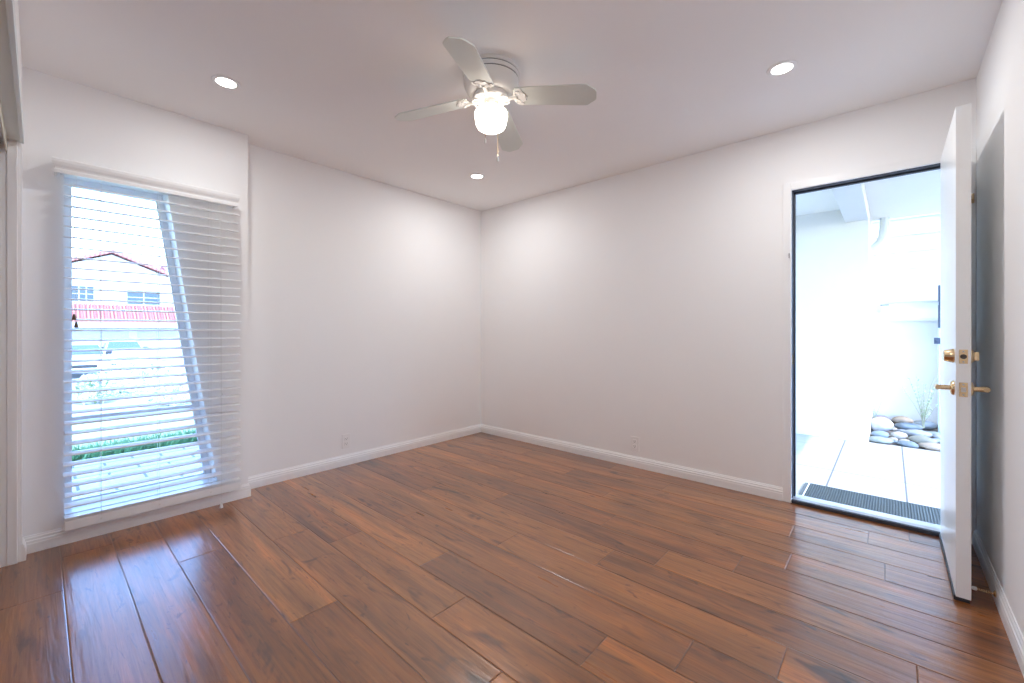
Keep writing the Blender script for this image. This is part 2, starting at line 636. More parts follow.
# ------------------------------------------------------------------ walls
mb = MB()
mb.box((XL - 0.2, YB, -0.08), (XL, YD + TW, H))
tag(mb.build('wall_left', M['wall']), 'long blank white wall meeting the door wall in the corner', 'wall', kind='structure')

# window wall: slab with a trapezoid hole
WX1 = -3.52                                # outer face
WY0, WZ0, WZ1 = 0.088, 0.140, 1.960         # hole: straight left side, sill, head


def wyr(z):
    return 0.765 - (z - 0.165) * 0.1412    # slanted right side


hole = [(WY0, WZ0), (wyr(WZ0), WZ0), (wyr(WZ1), WZ1), (WY0, WZ1)]
outer = [(-0.86, -0.08), (YB, -0.08), (YB, H), (-0.86, H)]
mb = MB()
bmw = mb.bm
vf_o = [bmw.verts.new((XB, p[0], p[1])) for p in outer]
vb_o = [bmw.verts.new((WX1, p[0], p[1])) for p in outer]
vf_h = [bmw.verts.new((XB, p[0], p[1])) for p in hole]
vb_h = [bmw.verts.new((WX1, p[0], p[1])) for p in hole]
for k in range(4):
    k2 = (k + 1) % 4
    bmw.faces.new((vf_o[k], vf_o[k2], vf_h[k2], vf_h[k]))
    bmw.faces.new((vb_o[k], vb_h[k], vb_h[k2], vb_o[k2]))
    bmw.faces.new((vf_h[k], vf_h[k2], vb_h[k2], vb_h[k]))
    bmw.faces.new((vf_o[k], vb_o[k], vb_o[k2], vf_o[k2]))
tag(mb.build('wall_window', M['wall']), 'white wall projecting slightly around the tall window', 'wall', kind='structure')

mb = MB()
mb.box((XL - 0.2, YD, -0.08), (DX0, YD + TW, H))
mb.box((DX0, YD, DZ), (DX1, YD + TW, H))
mb.box((DX1, YD, -0.08), (XR + 0.13, YD + TW, H))
tag(mb.build('wall_door', M['wall']), 'white wall with the open doorway to the porch', 'wall', kind='structure')

mb = MB()
mb.box((XR, -0.86, -0.08), (XR + 0.13, YD, H))
tag(mb.build('wall_right', M['wall']), 'white side wall behind the open door leaf', 'wall', kind='structure')

mb = MB()
mb.box((XB, YC - 0.115, -0.0), (CX0 - 0.012, YC, H))
mb.box((CX0 - 0.012, YC - 0.115, 2.045), (CX1 + 0.012, YC, H))
mb.box((CX1 + 0.012, YC - 0.115, -0.0), (XR, YC, H))
tag(mb.build('wall_closet', M['wall']), 'white wall and header around the closet opening', 'wall', kind='structure')

mb = MB()
mb.box((XB, YK - 0.1, 0), (XR, YK, H))
mb.box((XB, YK, 0), (CX0, YC - 0.115, H))
tag(mb.build('wall_closet_back', M['closet']), 'grey inside walls of the closet', 'wall', kind='structure')

# closet jamb liner, casing and header board
mb = MB()
mb.box((CX0 - 0.012, YC - 0.046, 0), (CX0, YC - 0.013, 2.032), 0.002)
mb.box((CX0 - 0.012, YC - 0.115, 0), (CX0 - 0.004, YC - 0.044, 2.032), 0.001)
tag(mb.build('trim_1', M['trim']), 'white jamb board on the window side of the closet opening', 'trim', kind='structure')
mb = MB()
mb.box((CX0, YC - 0.052, 2.030), (CX1, YC + 0.006, 2.045), 0.002)
mb.box((CX0, YC - 0.006, 2.022), (CX1, YC + 0.008, 2.09), 0.002)
tag(mb.build('trim_2', M['header']), 'pale painted header board over the closet opening', 'trim', kind='structure')
trk = empty('closet_door_track', (0, YC - 0.05, 1.97))
tag(trk, 'beige metal sliding door track under the closet header', 'track')
mb = MB()
mb.box((CX0 + 0.002, YC - 0.050, 1.965), (CX1, YC - 0.045, 2.029), 0.001)
o = mb.build('fascia', M['track'], trk)
o.matrix_parent_inverse = Matrix.Translation((0, -(YC - 0.05), -1.97))
mb = MB()
mb.box((CX0 + 0.002, YC - 0.112, 2.010), (CX1, YC - 0.051, 2.029), 0.001)
mb.box((CX0 + 0.002, YC - 0.084, 1.985), (CX1, YC - 0.080, 2.010))
o = mb.build('rail', M['alu'], trk)
o.matrix_parent_inverse = Matrix.Translation((0, -(YC - 0.05), -1.97))

# ------------------------------------------------------------------ baseboards (stepped profile)
BBP = [(0, 0), (0.014, 0), (0.014, 0.045), (0.0125, 0.050), (0.0125, 0.060), (0.009, 0.065), (0.0085, 0.074),
       (0.005, 0.080), (0.004, 0.086), (0, 0.086)]


def baseboard(mb, p, q, nrm, ka, kb):
    """run from p to q, nrm points into the room; ka / kb lengthen (+) or shorten (-) each end with depth (mitre)."""
    p, q, nrm = Vector(p), Vector(q), Vector(nrm)
    t = (q - p).normalized()
    A = [mb.bm.verts.new((*(p + nrm * d - t * ka * d), z)) for d, z in BBP]
    B = [mb.bm.verts.new((*(q + nrm * d + t * kb * d), z)) for d, z in BBP]
    n = len(BBP)
    mb.bm.faces.new(A)
    mb.bm.faces.new(B[::-1])
    for i in range(n):
        j = (i + 1) % n
        mb.bm.faces.new((A[i], B[i], B[j], A[j]))


mb = MB()
baseboard(mb, (XL, YB), (XL, YD), (1, 0), 0, -1)
tag(mb.build('baseboard_left', M['trim']), 'white moulded baseboard along the long blank wall', 'baseboard', kind='structure')
mb = MB()
baseboard(mb, (XL, YD), (DX0 - 0.047, YD), (0, -1), -1, 0)
tag(mb.build('baseboard_door', M['trim']), 'white moulded baseboard from the corner to the doorway', 'baseboard', kind='structure')
mb = MB()
baseboard(mb, (CX0 - 0.012, YC), (XB, YC), (0, 1), 0, -1)
baseboard(mb, (XB, YC), (XB, YB), (1, 0), -1, 1)
baseboard(mb, (XB, YB), (XL, YB), (0, 1), 1, -1)
tag(mb.build('baseboard_window', M['trim']), 'white moulded baseboard under the blind', 'baseboard', kind='structure')
mb = MB()
baseboard(mb, (XR, YD), (XR, YC), (-1, 0), -1, -1)
tag(mb.build('baseboard_right', M['trim']), 'white moulded baseboard behind the open door', 'baseboard', kind='structure')
mb = MB()
baseboard(mb, (CX0, YC - 0.115), (CX0, YK), (1, 0), 0, -1)
baseboard(mb, (CX0, YK), (XR, YK), (0, 1), -1, -1)
tag(mb.build('baseboard_closet', M['trim']), 'white baseboard inside the closet', 'baseboard', kind='structure')

# ------------------------------------------------------------------ doorway casing, frame, threshold
mb = MB()
cw = 0.047
mb.box((DX0 - cw, YD - 0.013, 0), (DX0, YD, DZ + cw), 0.003)
mb.box((DX0, YD - 0.013, DZ), (DX1, YD, DZ + cw), 0.003)
mb.box((DX1, YD - 0.013, 0), (XR - 0.001, YD, DZ + cw), 0.003)
casing = mb.build('trim_3', M['trim'])
tag(casing, 'flat white casing around the porch doorway', 'trim', kind='structure')
latch = MB()
latch.box((DX0 - 0.016, YD - 0.019, 1.606), (DX0 - 0.006, YD - 0.012, 1.622), 0.002)
latch.tube([(DX0 - 0.011, YD - 0.014, 1.598), (DX0 - 0.011, YD - 0.026, 1.596)], 0.0045)
latch.build('latch_catch', M['steel'], casing, smooth=True)
latch = MB()
latch.box((0.305, YD - 0.018, 1.785), (0.326, YD - 0.012, 1.835), 0.002)
latch.tube([(0.315, YD - 0.016, 1.822), (0.315, YD - 0.040, 1.822), (0.318, YD - 0.046, 1.814), (0.318, YD - 0.046, 1.800)], 0.005, 10)
latch.tube([(0.315, YD - 0.016, 1.797), (0.315, YD - 0.030, 1.797)], 0.005, 10)
latch.build('latch_bracket', M['brass'], casing, smooth=True)

mb = MB()
# dark weather-stripped frame lining the opening, white outer half
e = 0.004
mb.box((DX0, YD + 0.002, 0.03), (DX0 + e, YD + 0.10, DZ))
mb.box((DX0, YD + 0.002, DZ - e), (DX1, YD + 0.10, DZ))
mb.box((DX1 - e, YD + 0.03, 0.03), (DX1, YD + 0.10, DZ))
mb.box((DX0 + e, YD + 0.045, 0.03), (DX0 + e + 0.010, YD + 0.075, DZ - e), 0.003)
mb.box((DX0 + e, YD + 0.045, DZ - e - 0.010), (DX1 - e, YD + 0.075, DZ - e), 0.003)
fr_o = mb.build('trim_4', M['dark_seal'])
tag(fr_o, 'dark weatherstrip frame lining the porch doorway', 'trim', kind='structure')
mb = MB()
mb.box((DX0 + e - 0.001, YD + 0.006, 0.90), (DX0 + e + 0.0012, YD + 0.034, 0.96), 0.0005)
mb.build('strike_plate', M['brass'], fr_o)

thr = empty('threshold', (0, YD, 0))
tag(thr, 'aluminium door threshold with a black rubber lip', 'threshold', kind='structure')
mb = MB()
mb.prism([(YD + 0.012, -0.05), (YD + TW + 0.03, -0.05), (YD + TW + 0.03, 0.006), (YD + 0.105, 0.028), (YD + 0.030, 0.030), (YD + 0.012, 0.022)], 0, DX0 + 0.001, DX1 - 0.001)
o = mb.build('saddle', M['alu'], thr)
o.matrix_parent_inverse = Matrix.Translation((0, -YD, 0))
mb = MB()
mb.box((DX0 + 0.001, YD - 0.012, 0.0), (DX1 - 0.001, YD + 0.012, 0.022), 0.004)
o = mb.build('rubber_lip', M['dark_seal'], thr)
o.matrix_parent_inverse = Matrix.Translation((0, -YD, 0))

# ------------------------------------------------------------------ door leaf (open ninety degrees, hinged beside the side wall)
FX0, FX1 = 0.201, 0.2455
FY0, FY1 = 2.532, 3.250
door = empty('door_1', (FX1, FY1, 0))
tag(door, 'glossy white flush door standing open beside the side wall', 'door', kind='structure')
INV = Matrix.Translation((-FX1, -FY1, 0))


def dpart(mb, name, mat, parent=None, smooth=False, angle=40):
    o = mb.build(name, mat, parent or door, smooth=smooth, angle=angle)
    if parent is None:
        o.matrix_parent_inverse = INV
    return o


mb = MB()
mb.box((FX0, FY0, 0.018), (FX1, FY1, 2.046), 0.002)
dpart(mb, 'leaf', M['door'])
mb = MB()
mb.box((FX0 + 0.004, FY0 + 0.002, 0.004), (FX1 - 0.004, FY1 - 0.002, 0.018))
mb.box((FX0 - 0.005, FY0 + 0.002, 0.003), (FX0 + 0.004, FY1 - 0.002, 0.022))
dpart(mb, 'sweep', M['dark_seal'])
HY = FY0 + 0.062


def rose(mb, x0, x1, z, r):
    s = 1 if x1 > x0 else -1
    mb.lathe([(r, 0), (r, s * 0.004), (r * 0.86, s * 0.010), (r * 0.5, s * 0.013)], (x0, HY, z), 28, 'X')


# lever sets
def lever(name, x, s, z):
    mb = MB()
    rose(mb, x, x + s * 0.01, z, 0.031)
    mb.lathe([(0.010, s * 0.010), (0.0105, s * 0.03), (0.012, s * 0.055)], (x, HY, z), 20, 'X')
    path = [(x + s * 0.048, HY - 0.012, z), (x + s * 0.050, HY + 0.01, z + 0.001), (x + s * 0.050, HY + 0.05, z), (x + s * 0.047, HY + 0.085, z - 0.004),
            (x + s * 0.042, HY + 0.105, z - 0.008)]
    mb.tube(path, 0.009, 14, radii=[0.010, 0.0115, 0.0095, 0.009, 0.006])
    return dpart(mb, name, M['brass'], smooth=True)


lever('lever_handle', FX0, -1, 0.876)
lever('lever_handle', FX1, 1, 0.876)
mb = MB()
mb.lathe([(0.030, 0), (0.030, -0.006), (0.026, -0.018), (0.0235, -0.030), (0.019, -0.032), (0.0, -0.032)], (FX0, HY, 1.012), 30, 'X')
dpart(mb, 'deadbolt_cylinder', M['brass'], smooth=True)
mb = MB()
mb.lathe([(0.030, 0), (0.030, 0.006), (0.024, 0.012), (0.0, 0.013)], (FX1, HY, 1.012), 30, 'X')
mb.box((FX1 + 0.010, HY - 0.005, 0.994), (FX1 + 0.028, HY + 0.005, 1.030), 0.003)
dpart(mb, 'thumb_turn', M['brass'], smooth=True)
xm = (FX0 + FX1) / 2
for nm, z in (('deadbolt_plate', 1.012), ('latch_plate', 0.876)):
    mb = MB()
    mb.box((xm - 0.0125, FY0 - 0.0015, z - 0.029), (xm + 0.0125, FY0 + 0.001, z + 0.029), 0.0006)
    pl = dpart(mb, nm, M['brass'])
    mb = MB()
    for dz in (-0.021, 0.021):
        mb.lathe([(0.0035, -0.0005), (0.003, -0.0012), (0, -0.0014)], (xm, FY0 - 0.0012, z + dz), 14, 'Y')
    mb.build('screw', M['steel'], pl)
    mb = MB()
    if nm == 'latch_plate':
        mb.prism([(xm - 0.007, FY0), (xm + 0.007, FY0), (xm + 0.007, FY0 - 0.004), (xm - 0.007, FY0 - 0.012)], 2, z - 0.009, z + 0.009)
        mb.build('latch_bolt', M['steel'], pl)
    else:
        mb.lathe([(0.010, 0), (0.010, -0.001), (0.0085, -0.003), (0, -0.003)], (xm, FY0 - 0.0012, z), 20, 'Y')
        mb.build('bolt_end', M['dark_hole'], pl, smooth=True)
for z in (1.81, 1.02, 0.23):
    mb = MB()
    mb.tube([(FX1 + 0.0065, FY1 + 0.004, z - 0.045), (FX1 + 0.0065, FY1 + 0.004, z + 0.045)], 0.0062, 14)
    mb.lathe([(0.0, -0.051), (0.0045, -0.049), (0.004, -0.045)], (FX1 + 0.0065, FY1 + 0.004, z), 12)
    mb.lathe([(0.004, 0.045), (0.0045, 0.049), (0.0, 0.051)], (FX1 + 0.0065, FY1 + 0.004, z), 12)
    mb.box((FX1 - 0.004, FY1 - 0.028, z - 0.045), (FX1 + 0.0015, FY1 + 0.002, z + 0.045))
    dpart(mb, 'hinge', M['brass'], smooth=True)

# spring door stop on the side-wall baseboard
ds = empty('door_stop', (XR - 0.014, 2.60, 0.045))
tag(ds, 'brass spring door stop with white tip on the baseboard behind the door', 'door stop')
mb = MB()
mb.lathe([(0.013, 0), (0.013, -0.003), (0.008, -0.006)], (0, 0, 0), 20, 'X')
mb.build('base', M['brass'], ds, smooth=True)
mb = MB()
pts = [(-0.005 - 0.048 * k / 110, 0.0048 * math.cos(k * 0.57), 0.0048 * math.sin(k * 0.57)) for k in range(111)]
mb.tube(pts, 0.0011, 6)
mb.build('spring', M['brass'], ds, smooth=True)
mb = MB()
mb.lathe([(0.0, -0.068), (0.006, -0.067), (0.0075, -0.062), (0.0075, -0.053), (0.005, -0.052)], (0, 0, 0), 18, 'X')
mb.build('rubber_tip', M['rubber'], ds, smooth=True)

# ------------------------------------------------------------------ window
win = empty('window_1', (WX1 + 0.10, 0.4, WZ0))
tag(win, 'tall white-framed window with one slanted side behind the blind', 'window', kind='structure')
WINV = Matrix.Translation((-(WX1 + 0.10), -0.4, -WZ0))
GF, GB = XB - 0.145, XB - 0.195        # frame front and back
fwid = 0.027


def offs(k):
    return [(WY0 + k, WZ0 + k), (wyr(WZ0 + k) - k, WZ0 + k), (wyr(WZ1 - k) - k, WZ1 - k), (WY0 + k, WZ1 - k)]


def ring(mb, a, b, x0, x1):
    n = len(a)
    fa = [mb.bm.verts.new((x0, *p)) for p in a]
    fb = [mb.bm.verts.new((x0, *p)) for p in b]
    ba = [mb.bm.verts.new((x1, *p)) for p in a]
    bb = [mb.bm.verts.new((x1, *p)) for p in b]
    for k in range(n):
        j = (k + 1) % n
        mb.bm.faces.new((fa[k], fa[j], fb[j], fb[k]))
        mb.bm.faces.new((ba[k], bb[k], bb[j], ba[j]))
        mb.bm.faces.new((fb[k], fb[j], bb[j], bb[k]))
        mb.bm.faces.new((fa[k], ba[k], ba[j], fa[j]))


mb = MB()
ring(mb, offs(0.0005), offs(fwid), GF, GB)
ring(mb, offs(fwid), offs(fwid + 0.007), GF - 0.014, GB + 0.012)
o = mb.build('frame', M['frame'], win)
o.matrix_parent_inverse = WINV
mb = MB()
z0, z1 = 0.594, 0.638
mb.prism([(WY0 + fwid, z0), (wyr(z0) - fwid, z0), (wyr(z1) - fwid, z1), (WY0 + fwid, z1)], 0, GF - 0.004, GB + 0.004)
o = mb.build('mid_rail', M['frame'], win)
o.matrix_parent_inverse = WINV
mb = MB()
k = fwid + 0.004
mb.prism([(WY0 + k, WZ0 + k), (wyr(WZ0 + k) - k, WZ0 + k), (wyr(z0) - k, z0 + 0.002), (WY0 + k, z0 + 0.002)], 0, GF - 0.024, GF - 0.028)
o = mb.build('pane', M['glass'], win)
o.matrix_parent_inverse = WINV
mb = MB()
mb.prism([(WY0 + k, z1 - 0.002), (wyr(z1) - k, z1 - 0.002), (wyr(WZ1 - k) - k, WZ1 - k), (WY0 + k, WZ1 - k)], 0, GF - 0.024, GF - 0.028)
o = mb.build('pane', M['glass'], win)
o.matrix_parent_inverse = WINV
# bright drywall return lining the opening is the wall itself; a thin sill board closes the bottom
mb = MB()
mb.box((GF, WY0 + 0.001, WZ0), (XB - 0.002, wyr(WZ0) - 0.002, WZ0 + 0.012), 0.003)
o = mb.build('sill', M['trim'], win)
o.matrix_parent_inverse = WINV

# ------------------------------------------------------------------ window blind
BY0, BY1 = 0.086, 0.878
SX = XB + 0.050                      # slat centre line
PITCHZ = 0.0537
blind = empty('window_blind', (XB, 0.48, 1.90))
tag(blind, 'white horizontal slatted blind with valance over the slanted window', 'blind')
BINV = Matrix.Translation((-XB, -0.48, -1.90))


def bpart(mb, name, mat, parent=None, smooth=False):
    o = mb.build(name, mat, parent or blind, smooth=smooth)
    if parent is None:
        o.matrix_parent_inverse = BINV
    return o


# valance: moulded front with short returns
vp = [(0.079, 1.922), (0.090, 1.922), (0.090, 1.938), (0.087, 1.944), (0.089, 1.952), (0.094, 1.962), (0.098, 1.976), (0.098, 1.990), (0.094, 1.995), (0.079, 1.995)]
mb = MB()
A = [mb.bm.verts.new((XB + d, 0.042 + (0.098 - d), z)) for d, z in vp]
B = [mb.bm.verts.new((XB + d, 0.868 - (0.098 - d), z)) for d, z in vp]
mb.bm.faces.new(A)
mb.bm.faces.new(B[::-1])
for i in range(len(vp)):
    j = (i + 1) % len(vp)
    mb.bm.faces.new((A[i], B[i], B[j], A[j]))
for yy in (0.0515, 0.8475):
    mb.box((XB + 0.001, yy, 1.922), (XB + 0.082, yy + 0.011, 1.995), 0.002)
bpart(mb, 'valance', M['trim'])
mb = MB()
mb.box((XB + 0.012, 0.074, 1.930), (XB + 0.066, 0.846, 1.978), 0.003)
bpart(mb, 'headrail', M['frame'])
mb = MB()
tilt = math.radians(5.5)
zs = []
z = 1.874
while z > 0.185:
    zs.append(z)
    z -= PITCHZ
for i, z in enumerate(zs):
    w = 0.0318
    n = 6
    sag = 0.0025 * math.sin(i * 2.1)
    ya, yb = BY0 + random.uniform(-0.004, 0.004), BY1 + random.uniform(-0.004, 0.004)
    top, bot = [], []
    for q in range(n + 1):
        t = -1 + 2 * q / n
        x = t * w
        cz = 0.0030 * (1 - t * t)
        # +x is towards the room: that edge hangs lower
        xx = x * math.cos(tilt) + cz * math.sin(tilt)
        zz = -x * math.sin(tilt) + cz * math.cos(tilt)
        top.append((SX + xx, zz + z + 0.0025 + sag * 0.2))
        bot.append((SX + xx, zz + z - 0.0025 + sag * 0.2))
    prof = top + bot[::-1]
    mb.prism([(p[0], p[1]) for p in prof], 1, ya, yb)
for z in (0.152, 0.146, 0.140):
    mb.box((SX - 0.030, BY0, z - 0.0014), (SX + 0.030, BY1, z + 0.0014), 0.001)
slats = bpart(mb, 'slats', M['slat'])
mb = MB()
mb.box((SX - 0.030, BY0 + 0.001, 0.090), (SX + 0.030, BY1 - 0.001, 0.137), 0.003)
rail = bpart(mb, 'bottom_rail', M['slat'])
for yy in (0.223, 0.466, 0.714):
    mb = MB()
    mb.lathe([(0.005, 0), (0.004, 0.002), (0, 0.0025)], (SX + 0.0298, yy, 0.112), 14, 'X')
    mb.build('button', M['cord'], rail)
for yy in (0.223, 0.466, 0.714):
    mb = MB()
    for dx in (-0.0335, 0.0335):
        mb.tube([(SX + dx, yy, 1.93), (SX + dx, yy, 0.13)], 0.0009, 6)
    for z in zs:
        mb.tube([(SX - 0.0335, yy, z - 0.0004), (SX + 0.0335, yy, z - 0.0075)], 0.0007, 5)
    bpart(mb, 'ladder_cord', M['cord'])


def tassel(mb, x, y, z, s=1.0):
    mb.lathe([(0.0015 * s, 0.018 * s), (0.004 * s, 0.017 * s), (0.0045 * s, 0.010 * s), (0.0075 * s, 0.0), (0.0095 * s, -0.012 * s), (0.010 * s, -0.016 * s), (0.0, -0.017 * s)],
             (x, y, z), 16)


for yy, zz in ((0.121, 1.19), (0.129, 1.15)):
    mb = MB()
    mb.tube([(XB + 0.088, yy, 1.925), (XB + 0.088, yy, zz + 0.014)], 0.0008, 6)
    c_ = bpart(mb, 'tilt_cord', M['cord'])
    mb = MB()
    tassel(mb, XB + 0.088, yy, zz, 0.9)
    o = mb.build('tassel', M['tassel_brown'], c_, smooth=True)
mb = MB()
for dy in (-0.003, 0.003):
    mb.tube([(XB + 0.089, 0.765 + dy, 1.925), (XB + 0.090, 0.766 + dy * 0.3, 0.73), (XB + 0.090, 0.767, 0.05)], 0.0008, 6)
kn = [(XB + 0.090 + 0.004 * math.cos(t * 1.3), 0.767 + 0.007 * math.sin(t), 0.713 + 0.012 * math.cos(t * 0.7)) for t in [k * 0.45 for k in range(22)]]
mb.tube(kn, 0.0011, 6)
c_ = bpart(mb, 'lift_cord', M['cord'])
mb = MB()
tassel(mb, XB + 0.090, 0.767, 0.0185, 1.0)
mb.build('tassel', M['rubber'], c_, smooth=True)

# ------------------------------------------------------------------ ceiling fan
fan = empty('ceiling_fan', (-1.518, 1.537, H))
tag(fan, 'white four-blade hugger ceiling fan with a lit globe light', 'ceiling fan')


def rot_verts(vs, ang):
    mtx = Matrix.Rotation(ang, 4, 'Z')
    for v in vs:
        v.co = mtx @ v.co


mb = MB()
mb.lathe([(0.0, 0.0), (0.142, 0.0), (0.144, -0.003), (0.144, -0.019), (0.139, -0.0205), (0.139, -0.0235), (0.143, -0.025), (0.143, -0.044),
          (0.138, -0.0455), (0.138, -0.0485), (0.141, -0.050), (0.140, -0.066), (0.134, -0.088), (0.124, -0.106), (0.112, -0.118), (0.10, -0.124), (0.0, -0.125)], (0, 0, 0), 64)
mb.build('housing', M['fan_white'], fan, smooth=True, angle=35)
mb = MB()
for h in (-0.022, -0.047):
    mb.lathe([(0.1385, h + 0.0016), (0.1400, h + 0.0016), (0.1400, h - 0.0016), (0.1385, h - 0.0016)], (0, 0, 0), 64)
mb.build('vent_slot', M['fan_line'], fan)
mb = MB()
mb.lathe([(0.0, -0.1245), (0.085, -0.1245), (0.088, -0.128), (0.088, -0.142), (0.082, -0.148), (0.060, -0.150), (0, -0.150)], (0, 0, 0), 48)
mb.build('flywheel', M['fan_white'], fan, smooth=True)
mb = MB()
mb.lathe([(0.0, -0.1495), (0.034, -0.1495), (0.036, -0.153), (0.038, -0.168), (0.043, -0.172), (0.043, -0.192), (0.040, -0.1945), (0.0, -0.195)], (0, 0, 0), 40)
mb.build('switch_housing', M['fan_white'], fan, smooth=True)
mb = MB()
mb.lathe([(0.037, -0.1905), (0.047, -0.192), (0.064, -0.196), (0.078, -0.204), (0.084, -0.216), (0.0845, -0.230), (0.081, -0.248), (0.077, -0.270),
          (0.070, -0.286), (0.054, -0.297), (0.028, -0.303), (0.0, -0.305)], (0, 0, 0), 56)
mb.build('globe', M['globe'], fan, smooth=True, angle=70)
BZ = -0.128
DROOP = math.radians(6.0)
pitch = math.radians(-12)
BL0, BL1, BW0, BW1 = 0.122, 0.530, 0.057, 0.068


def blade_outline():
    pts = []
    # root (slightly rounded), widening to a tip with clipped corners
    pts += [(BL0, -BW0 * 0.72), (BL0 + 0.012, -BW0 * 0.93), (BL0 + 0.03, -BW0)]
    pts += [(BL1 - 0.060, -BW1), (BL1 - 0.045, -BW1 * 0.985), (BL1 - 0.006, -BW1 * 0.50), (BL1, -BW1 * 0.36)]
    pts += [(BL1, BW1 * 0.36), (BL1 - 0.006, BW1 * 0.50), (BL1 - 0.045, BW1 * 0.985), (BL1 - 0.060, BW1)]
    pts += [(BL0 + 0.03, BW0), (BL0 + 0.012, BW0 * 0.93), (BL0, BW0 * 0.72)]
    return pts


FAN_A = math.radians(28.8)
for i in range(4):
    ang = FAN_A + i * PI / 2
    R = Matrix.Rotation(ang, 4, 'Z') @ Matrix.Translation((0, 0, BZ)) @ Matrix.Rotation(DROOP, 4, 'Y') @ Matrix.Rotation(pitch, 4, 'X')
    mb = MB()
    vs = mb.prism(blade_outline(), 2, -0.0025, 0.0035)
    for v in vs:
        v.co = R @ v.co
    mb.build('blade', M['fan_blade'], fan)
    # scrolled blade iron under the blade root
    mb = MB()
    dx_ = -0.034
    out = [(0.150, -0.012), (0.162, -0.030), (0.178, -0.047), (0.192, -0.050), (0.200, -0.043), (0.198, -0.033), (0.206, -0.024), (0.217, -0.020),
           (0.214, -0.009), (0.224, 0.0), (0.214, 0.009), (0.217, 0.020), (0.206, 0.024), (0.198, 0.033), (0.200, 0.043), (0.192, 0.050),
           (0.178, 0.047), (0.162, 0.030), (0.150, 0.012)]
    vs = mb.prism([(p[0] + dx_, p[1] * 1.1) for p in out], 2, -0.0075, -0.0026)
    for s in (-1, 1):
        arc = [(0.176 + dx_ + 0.013 * math.cos(t), s * (0.027 + 0.013 * math.sin(t)), -0.0085) for t in [k * 0.42 for k in range(15)]]
        vs += mb.tube(arc, 0.0032, 8)
        vs += mb.lathe([(0.005, -0.0065), (0.0045, -0.0105), (0, -0.0115)], (0.190 + dx_, s * 0.038, 0), 12)
    vs += mb.lathe([(0.005, -0.0065), (0.0045, -0.0105), (0, -0.0115)], (0.212 + dx_, 0, 0), 12)
    for v in vs:
        v.co = R @ v.co
    R0 = Matrix.Rotation(ang, 4, 'Z')
    arm = [(0.050, 0, -0.146), (0.072, 0, -0.150), (0.090, 0, -0.151), (0.108, 0, -0.149), (0.135, 0, -0.148)]
    vs = mb.tube(arm, 0.01, 10, radii=[0.011, 0.0105, 0.009, 0.0085, 0.010])
    for s in (-1, 1):
        sc = [(0.072 + 0.020 * math.cos(t), s * (0.021 + 0.018 * math.sin(t)), -0.153) for t in [k * 0.4 for k in range(17)]]
        vs += mb.tube(sc, 0.0042, 8)
    for v in vs:
        v.co = R0 @ v.co
    mb.build('blade_iron', M['fan_white'], fan, smooth=True)
# pull chains: bead chain and pendant
c41, s41 = math.cos(0.7298), math.sin(0.7298)
for (lat, fwd, z0_, z1_) in ((-0.024, -0.090, -0.180, -0.392), (0.037, -0.082, -0.180, -0.478)):
    px_, py_ = lat * c41 - fwd * s41, lat * s41 + fwd * c41
    mb = MB()
    r_ = math.hypot(px_, py_)
    a0 = (px_ / r_ * 0.040, py_ / r_ * 0.040, z0_)
    mb.tube([a0, (px_ * 0.75, py_ * 0.75, z0_ - 0.004), (px_, py_, z0_ - 0.018), (px_, py_, z1_ + 0.01)], 0.0012, 6)
    zz = z0_ - 0.02
    while zz > z1_ + 0.012:
        mb.lathe([(0, 0.0016), (0.0016, 0), (0, -0.0016)], (px_, py_, zz), 6)
        zz -= 0.0048
    ch = mb.build('pull_chain', M['brass'], fan, smooth=True)
    mb = MB()
    mb.lathe([(0.0012, 0.012), (0.003, 0.009), (0.0055, -0.004), (0.006, -0.010), (0.004, -0.015), (0, -0.0165)], (px_, py_, z1_), 14)
    mb.build('pendant', M['rubber'], ch, smooth=True)

# ------------------------------------------------------------------ recessed downlights
DL = [((-2.631, 0.663), 'round recessed ceiling light nearest the window blind'),
      ((-0.407, 2.492), 'round recessed ceiling light near the doorway wall'),
      ((-2.632, 2.494), 'round recessed ceiling light over the far corner of the room'),
      ((-0.407, 0.663), 'round recessed ceiling light above the closet side of the room')]
first = None
for i, ((x, y), lab) in enumerate(DL):
    if first is None:
        d = empty('ceiling_light', (x, y, H))
        mb = MB()
        mb.lathe([(0.0450, -0.001), (0.0465, -0.0055), (0.056, -0.0065), (0.064, -0.004), (0.066, 0.0), (0.0450, 0.0)], (0, 0, 0), 48)
        mb.build('trim_ring', M['trim'], d, smooth=True)
        mb = MB()
        mb.lathe([(0.0451, -0.0008), (0.0451, -0.0030), (0.03, -0.0042), (0.0, -0.0048)], (0, 0, 0), 40)
        mb.build('lens', M['lens'], d, smooth=True)
        first = d
    else:
        d = copy_tree(first)
        d.location = (x, y, H)
    tag(d, lab, 'ceiling light', 'recessed ceiling downlights')
    ld = bpy.data.lights.new('downlight_lamp', 'AREA')
    ld.shape = 'DISK'
    ld.size = 0.085
    ld.energy = DOWNLIGHT_W
    ld.color = DOWNLIGHT_COL
    lo = bpy.data.objects.new('lamp', ld)
    COL.objects.link(lo)
    lo.parent = d
    lo.location = (0, 0, -0.008)

